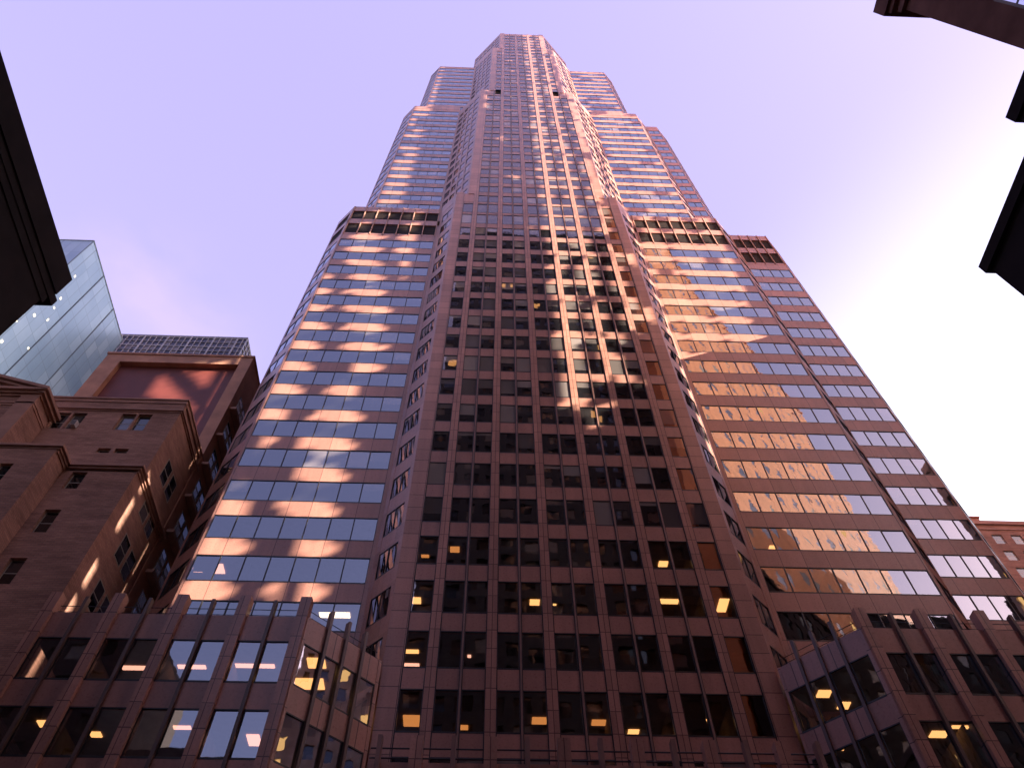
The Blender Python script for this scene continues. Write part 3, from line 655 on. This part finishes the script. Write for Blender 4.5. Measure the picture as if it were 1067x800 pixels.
# ------------------------------------------------------------------ pale glass tower
gt = thing('glass_tower', (-95, 75, 0), 'tall pale blue glass tower of smooth panels at the far left', 'skyscraper')
def frosted():
    m = Mat('pale_glass_panel'); P, x, y, z = m.pos(); h = m.math('ADD', x, y)
    w = m.white(m.cell(h, 1.9, 0.2), m.cell(z, 4.3, 0), 1.0); w2 = m.white(m.cell(h, 5.7, 0.2), m.cell(z, 12.9, 0), 2.0)
    big = m.noise(P, 0.12, 4)
    v = m.math('ADD', m.math('MULTIPLY', m.math('POWER', w, 3.0), 0.22), m.math('MULTIPLY', m.ramp(big, 0.35, 0.65, 0, 1), 0.16))
    col = m.mix(v, (0.13, 0.23, 0.33, 1), (0.60, 0.76, 0.80, 1))
    ln = m.math('MAXIMUM', m.line(h, 1.9, 0.2, 0.09), m.line(z, 4.3, 0, 0.10)); ln2 = m.math('MAXIMUM', m.line(h, 7.6, 0.2, 0.22), m.line(z, 12.9, 0, 0.05))
    col = m.mix(m.math('MAXIMUM', m.math('MULTIPLY', ln, 0.6), m.math('MULTIPLY', ln2, 0.75)), col, (0.05, 0.08, 0.10, 1))
    b = m.bsdf(col, 0.35, 0.5); g = N(m.n, 'ShaderNodeBsdfGlossy'); g.inputs[0].default_value = (0.75, 0.9, 0.95, 1); g.inputs['Roughness'].default_value = 0.3
    fr = N(m.n, 'ShaderNodeFresnel'); fr.inputs[0].default_value = 1.5; f = m.math('ADD', m.math('MULTIPLY', fr.outputs[0], 0.5), 0.12)
    mx = N(m.n, 'ShaderNodeMixShader'); m.l.new(f, mx.inputs[0]); m.l.new(b, mx.inputs[1]); m.l.new(g.outputs[0], mx.inputs[2]); return m.done(mx.outputs[0])
mb = MB(); mb.box(-110, -80, 63.2, 86.0, 0, 143.0); mb.build('curtain_wall', frosted(), gt)
mb = MB()
for k in range(4): mb.box(-79.99, -79.85, 63.2 + k * 7.6 - 0.07, 63.2 + k * 7.6 + 0.07, 0, 143.1)
mb.build('mullion', plain('slate_mullion', (0.10, 0.14, 0.17), 0.4), gt)
mb = MB(); mb.box(-110.0, -79.9, 63.1, 86.05, 143.0, 143.2); mb.build('parapet', plain('pale_metal_coping', (0.35, 0.4, 0.42), 0.4), gt)
lr = random.Random(3)
for (y, z) in [(66.2, 133), (67.6, 126.6), (68.1, 124), (69, 121), (70.4, 113.6), (66.4, 118), (65.0, 107), (65.8, 101), (67.2, 97)] + [(63.8 + 1.0 * k, 118.5 - 5.2 * k) for k in range(4)]:
    mb = MB(); w = lr.uniform(0.25, 0.5); mb.box(-79.98, -79.95, y - w / 2, y + w / 2, z, z + lr.uniform(0.3, 0.7)); mb.build('lit_window', MT['lamp_white'], gt)

# ------------------------------------------------------------------ dark grid office block behind the annex
gb = thing('office_block', (-71, 100, 0), 'dark glass office block with a pale window grid, its top showing above the terracotta block', 'office building')
mb = MB(); mb.box(-100, -56.4, 90, 97, 0, 151.5); mb.build('curtain_wall', glass('smoked_glass', refl=0.05, tintc=(0.6, 0.6, 0.75), dark=0.02, blind=0.2, xper=1.3, wav=0.2), gb)
mb = MB(); k = 0; x = -100.0
while x < -56.3:
    t = 0.16 if k % 4 == 0 else 0.06; mb.box(x - t, x + t, 89.80, 89.99, 60, 151.6); x += 1.3; k += 1
for i in range(20):
    zz = 151.3 - i * 1.85; t = 0.12 if i % 2 == 0 else 0.05; mb.box(-100, -56.35, 89.83, 89.985, zz - t, zz + t)
for i in range(6): mb.box(-56.39, -56.2, 90 + i * 1.3 - 0.06, 90 + i * 1.3 + 0.06, 60, 151.6)
for i in range(20): mb.box(-56.39, -56.23, 90, 97, 151.3 - i * 1.85 - 0.07, 151.3 - i * 1.85 + 0.07)
mb.build('mullion_grid', plain('pale_grid', (0.33, 0.33, 0.38), 0.5), gb)
mb = MB(); mb.box(-100.2, -56.2, 89.8, 97.1, 151.6, 152.0); mb.build('parapet', plain('grey_coping', (0.2, 0.2, 0.22), 0.5), gb)
mb = MB(); mb.tube((-64.5, 92, 151.9), (-64.5, 92, 156.0), 0.10, 6, 0, 0.04); mb.tube((-65.4, 92, 154.2), (-63.6, 92, 154.2), 0.05, 6)
o = mb.build('antenna', MT['acunit']); o['label'] = 'short mast standing on the roof of the dark gridded office block'; o['category'] = 'antenna'

# ------------------------------------------------------------------ dark buildings close by, left and right
db = thing('corner_building', (-22, 0, 0), 'near building in deep shadow with a heavy roof cornice, cutting into the left edge', 'building')
mb = MB(); mb.box(-34, -14.12, -20, 11.45, 0, 23.0); mb.build('wall', MT['near_black'], db)
mb = MB(); mb.box(-34, -14.08, -20, 11.55, 22.7, 23.05); mb.box(-34, -14.05, -20, 11.85, 23.05, 23.4); mb.box(-34.1, -14.0, -20.1, 11.62, 23.4, 24.45); mb.build('cornice', MT['near_black'], db)
for j in range(5):
    for i in range(6): win_yz(db, -14.11, 8.2 - i * 3.2, 9.5 - i * 3.2, 3.0 + j * 3.9, 5.2 + j * 3.9)

r1 = thing('corner_building', (22, 0, 0), 'brownish building with windows and projecting roof edge, poking into the top right corner', 'building')
mb = MB(); mb.box(14.25, 25, -14, 3.42, 0, 32.2); mb.build('wall', MT['brown_dull'], r1)
mb = MB(); mb.box(14.12, 25, -14, 3.52, 31.2, 31.5); mb.box(14.0, 25.1, -14, 3.78, 32.2, 33.2); mb.box(14.1, 25.1, -14, 3.65, 31.9, 32.2); mb.build('cornice', MT['brown_dull'], r1)
for j in range(8):
    for i in range(4): win_yz(r1, 14.24, 1.2 - i * 3.0, 2.5 - i * 3.0, 1.5 + j * 3.7, 3.8 + j * 3.7, sgn=-1)
r2 = thing('corner_building', (21, 4, 0), 'narrow dark shadowed building at the right edge, upper of the two black wedges', 'building')
mb = MB(); mb.box(14.15, 28, 3.45, 4.95, 0, 22.6); mb.build('wall', MT['near_black'], r2)
mb = MB(); mb.box(14.0, 28.1, 3.82, 5.06, 22.6, 23.1); mb.box(14.08, 28, 3.82, 5.0, 22.3, 22.6); mb.build('cornice', MT['near_black'], r2)
r3 = thing('corner_building', (21, 7, 0), 'dark shadowed building at the right edge, lower and larger of the two black wedges', 'building')
mb = MB(); mb.box(14.12, 28, 5.1, 8.82, 0, 21.3); mb.build('wall', MT['near_black'], r3)
mb = MB(); mb.box(14.0, 28.1, 5.1, 8.93, 21.3, 21.72); mb.build('cornice', MT['near_black'], r3)
for j in range(4): win_yz(r3, 14.11, 6.2, 7.5, 3 + j * 4.2, 5.2 + j * 4.2, sgn=-1)

# ------------------------------------------------------------------ far brick block on the right
fb = thing('brick_building', (105, 97, 0), 'far reddish brick building with rows of small windows, low at the right edge', 'apartment house')
holes = [(68.6 + 3.35 * i, 70.4 + 3.35 * i, 92.0 - 3.7 * j, 94.1 - 3.7 * j) for i in range(18) for j in range(9)]
mb = MB(); holed_wall(mb, 66, 132, 90, 0.4, 0, 96.4, holes); mb.box(66, 132, 90.41, 104, 0, 96.4)
wf = mb.build('wall', brick('red_brick', (0.33, 0.20, 0.165), (0.28, 0.165, 0.135), (0.27, 0.18, 0.15)), fb)
for h in holes: 
    if 78 < h[0] < 110 and h[2] > 66: win_xz(wf, h[0], h[1], 90.2, h[2], h[3], mats=('blind_w', 'darkglass'))
mb = MB(); mb.box(65.8, 132.2, 89.7, 104.2, 96.4, 97.2); mb.box(65.9, 132.1, 89.85, 104, 95.2, 95.45); mb.build('cornice', plain('red_stone', (0.36, 0.21, 0.175), 0.8), fb)
mb = MB(); mb.box(84.6, 87.2, 92, 95, 97.2, 100.2); mb.box(84.4, 87.4, 91.8, 95.2, 100.2, 100.5); mb.build('chimney', plain('red_stack', (0.36, 0.17, 0.13), 0.8), fb)
mb = MB(); mb.box(100.4, 102.4, 92, 94, 97.2, 99.0); mb.box(100.2, 102.6, 91.8, 94.2, 99.0, 99.4); mb.build('roof_vent', plain('blue_grey_metal', (0.15, 0.17, 0.28), 0.5), fb)

# ------------------------------------------------------------------ across the street, behind the camera: what the glass mirrors, plus two added light blockers
def slab_building(name, label, A, B, depth, h, wall, wmat, pitch, fh, wfrac=0.55, hfrac=0.55, lit=0.03, z_lo=20, cat='building', rec=0.25):
    """a street wall from A to B whose windows are real recessed panes"""
    F = Face(A, B); root = thing(name, ((A[0] + B[0]) / 2, (A[1] + B[1]) / 2, 0), label, cat)
    mb = MB(); mb.hexa([F.p(0, -rec, 0), F.p(F.L, -rec, 0), F.p(F.L, -depth, 0), F.p(0, -depth, 0), F.p(0, -rec, h), F.p(F.L, -rec, h), F.p(F.L, -depth, h), F.p(0, -depth, h)])
    nc = int(F.L / pitch); pw_ = F.L / nc; rr = random.Random(int(h))
    nf = int((h - z_lo) / fh)
    for c in range(nc + 1):
        c0 = c * pw_ - pw_ * (1 - wfrac) / 2; F.box(mb, max(0, c0), min(F.L, c0 + pw_ * (1 - wfrac)), -rec, 0.0, z_lo, h)
    for k in range(nf + 1): 
        z0 = z_lo + k * fh; F.box(mb, 0, F.L, -rec, -0.01, z0, min(h, z0 + fh * (1 - hfrac)))
    F.box(mb, 0, F.L, -0.25, 0.25, h, h + 1.2); mb.build('wall', wall, root)
    gm = MB()
    for k in range(nf):
        for c in range(nc):
            u = c * pw_ + pw_ * (1 - wfrac) / 2; z0 = z_lo + k * fh + fh * (1 - hfrac)
            mi = 1 if rr.random() < lit else (2 if rr.random() < 0.2 else 0)
            F.box(gm, u, u + pw_ * wfrac, -rec - 0.02, -rec + 0.03, z0, z_lo + (k + 1) * fh, mi)
    o = gm.build('window', [wmat, MT['lamp'], MT['blind']], root); o['kind'] = 'stuff'
    return root
slab_building('office_building', 'dark bronze office slab across the street, mirrored in the central bay', (36, -12), (-10.5, -12), 25, 200, plain('dark_bronze', (0.035, 0.028, 0.026), 0.6), MT['darkglass'], 3.0, 3.7, 0.62, 0.6, 0.03)
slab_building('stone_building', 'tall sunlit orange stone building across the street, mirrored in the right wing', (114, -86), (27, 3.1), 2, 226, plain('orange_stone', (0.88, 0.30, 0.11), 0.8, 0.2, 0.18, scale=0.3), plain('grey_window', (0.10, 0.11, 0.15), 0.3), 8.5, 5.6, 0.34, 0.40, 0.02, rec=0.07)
slab_building('office_building', 'low dark building across the street beyond the shadowed corner block', (-37, -5), (-80, -5), 20, 58, plain('dark_brown_brick', (0.05, 0.03, 0.028), 0.8), MT['darkglass'], 3.2, 3.6, 0.5, 0.5, 0.04)

slab_building('stone_building', 'cream stone building behind the black wedges, mirrored in the left podium corner', (62, 35), (62, 10.5), 18, 83, plain('cream_stone', (0.55, 0.45, 0.36), 0.8, 0.2, 0.3, scale=0.5), MT['darkglass'], 2.6, 3.4, 0.5, 0.6, 0.12)

slab_building('office_building', 'tall black glass building beyond the shadowed left block, mirrored in the right podium corner', (-50, -25), (-50, 25), 18, 78, plain('black_cladding', (0.02, 0.016, 0.016), 0.9, 0.1), MT['core'], 3.0, 3.6, 0.55, 0.6, 0.01)
slab_building('office_building', 'dark low office wing in front of the orange stone building across the street', (77.3, -45.6), (28.4, 4.5), 1.4, 76, plain('umber_cladding', (0.05, 0.03, 0.027), 0.9, 0.0), MT['core'], 3.0, 3.6, 0.5, 0.6, 0.03)
slab_building('office_building', 'dark office block at the far end of the dark low wing across the street', (108, -52), (76, -44), 3, 100, plain('soot_cladding', (0.035, 0.025, 0.023), 0.9, 0.0), MT['core'], 3.0, 3.6, 0.5, 0.6, 0.02)
slab_building('stone_building', 'unseen low brown block added behind the camera on the left to block low sky light', (-11, -14), (-50, -14), 18, 45, plain('brown_facade', (0.12, 0.08, 0.07), 0.8), MT['darkglass'], 3.2, 3.6, 0.5, 0.5, 0.03)  # added blocker, keeps low sky light off the lower facade
slab_building('brick_building', 'unseen broad brick block added outside the right edge to shade the far brick block', (135, 92), (135, 30), 25, 125, plain('plain_brick', (0.25, 0.13, 0.10), 0.8), MT['darkglass'], 4.0, 3.7, 0.4, 0.5, 0.01)  # added blocker, keeps direct sun off the far brick wall

# an unseen openwork screen added to cut the low sun into facade patches
XS = 150.0
kx = SUN.y / SUN.x; kz = SUN.z / SUN.x
def hsh(a, b): return (math.sin(a * 12.9898 + b * 78.233) * 43758.5453) % 1.0
def sm(v): return 0.5 + 0.5 * math.sin(v)
def target_open(y_s, z_s):
    """is the screen cell at (y_s, z_s) left open to shape a sun patch"""
    X = XS - (y_s - DY) / kx; X1 = X - CX; Zf = z_s - kz * (XS - X); n = (Zf - Z00) / FH
    wob = 0.28 * math.sin(n * 1.9 + 0.6) + 0.2 * math.sin(n * 4.3)
    if n > 54 or n < 0.2: return False
    hw = 10.6 if n < 18.6 else (9.05 if n < 34.7 else (7.4 if n < 46.7 else 5.7))
    if abs(X1) < hw:
        for cx_, w_, lo, hi, dens in ((1.6 + wob, 1.15, 5.6, 52.3, 1.0), (4.8 + wob * 1.3, 1.0, 7, 52.3, 0.95), (3.2 + wob, 1.5, 5.2, 26, 0.6 if sm(2 * math.pi * (n - 0.83) + 1.57) > 0.45 else 0.0), (7.9 + wob, 0.9, 9, 47, 0.8), (-0.2 + 2 * wob, 0.6, 14, 50, 0.3), (3.2 + wob, 0.8, 5.0, 12, 0.45), (6.2 + wob, 0.9, 6.6, 9, 0.7), (9.6, 0.8, 8, 36, 0.35), (-4.0 + 3 * wob, 0.6, 19, 45, 0.22), (-8.2, 0.6, 20, 44, 0.25)):
            if lo < n < hi and abs(X1 - cx_) < w_ and hsh(round(n * 1.15 + cx_), int(cx_ * 3)) < dens: return True
        return False
    if -12.2 < X1 < 0: return False
    dd = 1.9 if n < 18.9 else 4.2
    xw = X1 + dd / kx; nw = n + (dd / kx) * kz / FH          # where the ray meets the wing behind
    if nw < 18.5:
        if -24.3 < xw < -12.3:
            return sm(xw * 1.05 + 0.9 * math.sin(nw * 0.5) + 0.25 * nw) * 0.5 + sm(2 * math.pi * (nw - 0.80) + 1.57) * 0.5 > 0.54 and hsh(round(nw), round(xw * 0.63)) < 0.8
        if 10.7 < xw < 21.5 + 0.25 * (nw - 9) and nw > 4:
            return sm(xw * 1.5 + 0.8 * math.sin(nw * 0.6) + 0.35 * nw) * 0.5 + sm(2 * math.pi * (nw - 0.80) + 1.57) * 0.5 > 0.34 and hsh(round(nw), round(xw * 0.63)) < 0.88
        if xw > 25 and nw < 3: return hsh(round(nw * 2.4), round(xw * 1.1)) < 0.5
        return False
    edge = 22.6 if nw < 35.6 else (20.1 if nw < 46.1 else 0)
    if abs(xw) > edge + (3.0 if xw > 0 and nw < 35.4 else 0): return False
    return sm(xw * 0.8 + 1.5 * math.sin(nw * 0.45)) * 0.5 + sm(2 * math.pi * (nw - 0.80) + 1.57) * 0.5 > (0.32 if xw > 0 else 0.38) and hsh(round(nw), round(xw * 0.4)) < 0.88
def left_open(y_s, z_s):
    """openings that light the brick house and annex"""
    xp = XS - (y_s - 41.3) / kx; zp = z_s - kz * (XS - xp)
    if -32.5 < xp < -27 and 56 < zp < 64.5 and math.sin(xp * 1.1 + zp * 0.9) > -0.3: return True
    X = -24.0; t = XS - X; yf = y_s - kx * t; zf = z_s - kz * t
    if 35 < yf < 36.0 and 25 < zf < 43: return math.sin(zf * 1.7 + 1.5 * math.sin(zf * 0.6)) > -0.35
    return False
fr_root = thing('sun_screen', (XS, -55, 0), 'unseen openwork screen added far to the right to shape the sunlight', 'light screen')
mb = MB(); y0s, y1s, dy, dz = -92.0, -18.0, 0.34, 0.92; H = 312.0
ny = int((y1s - y0s) / dy); nz = int(H / dz)
for i in range(ny):
    ya = y0s + i * dy; run = None
    top = nz if ya > -71 else int(150 / dz)
    for j in range(top + 1):
        z_ = j * dz; op = j < top and (target_open(ya + dy / 2, z_ + dz / 2) or left_open(ya + dy / 2, z_ + dz / 2))
        closed = j < top and not op
        if closed and run is None: run = z_
        if not closed and run is not None:
            mb.box(XS, XS + 0.3, ya, ya + dy, run, z_); run = None
mb.build('screen_panels', MT['near_black'], fr_root)
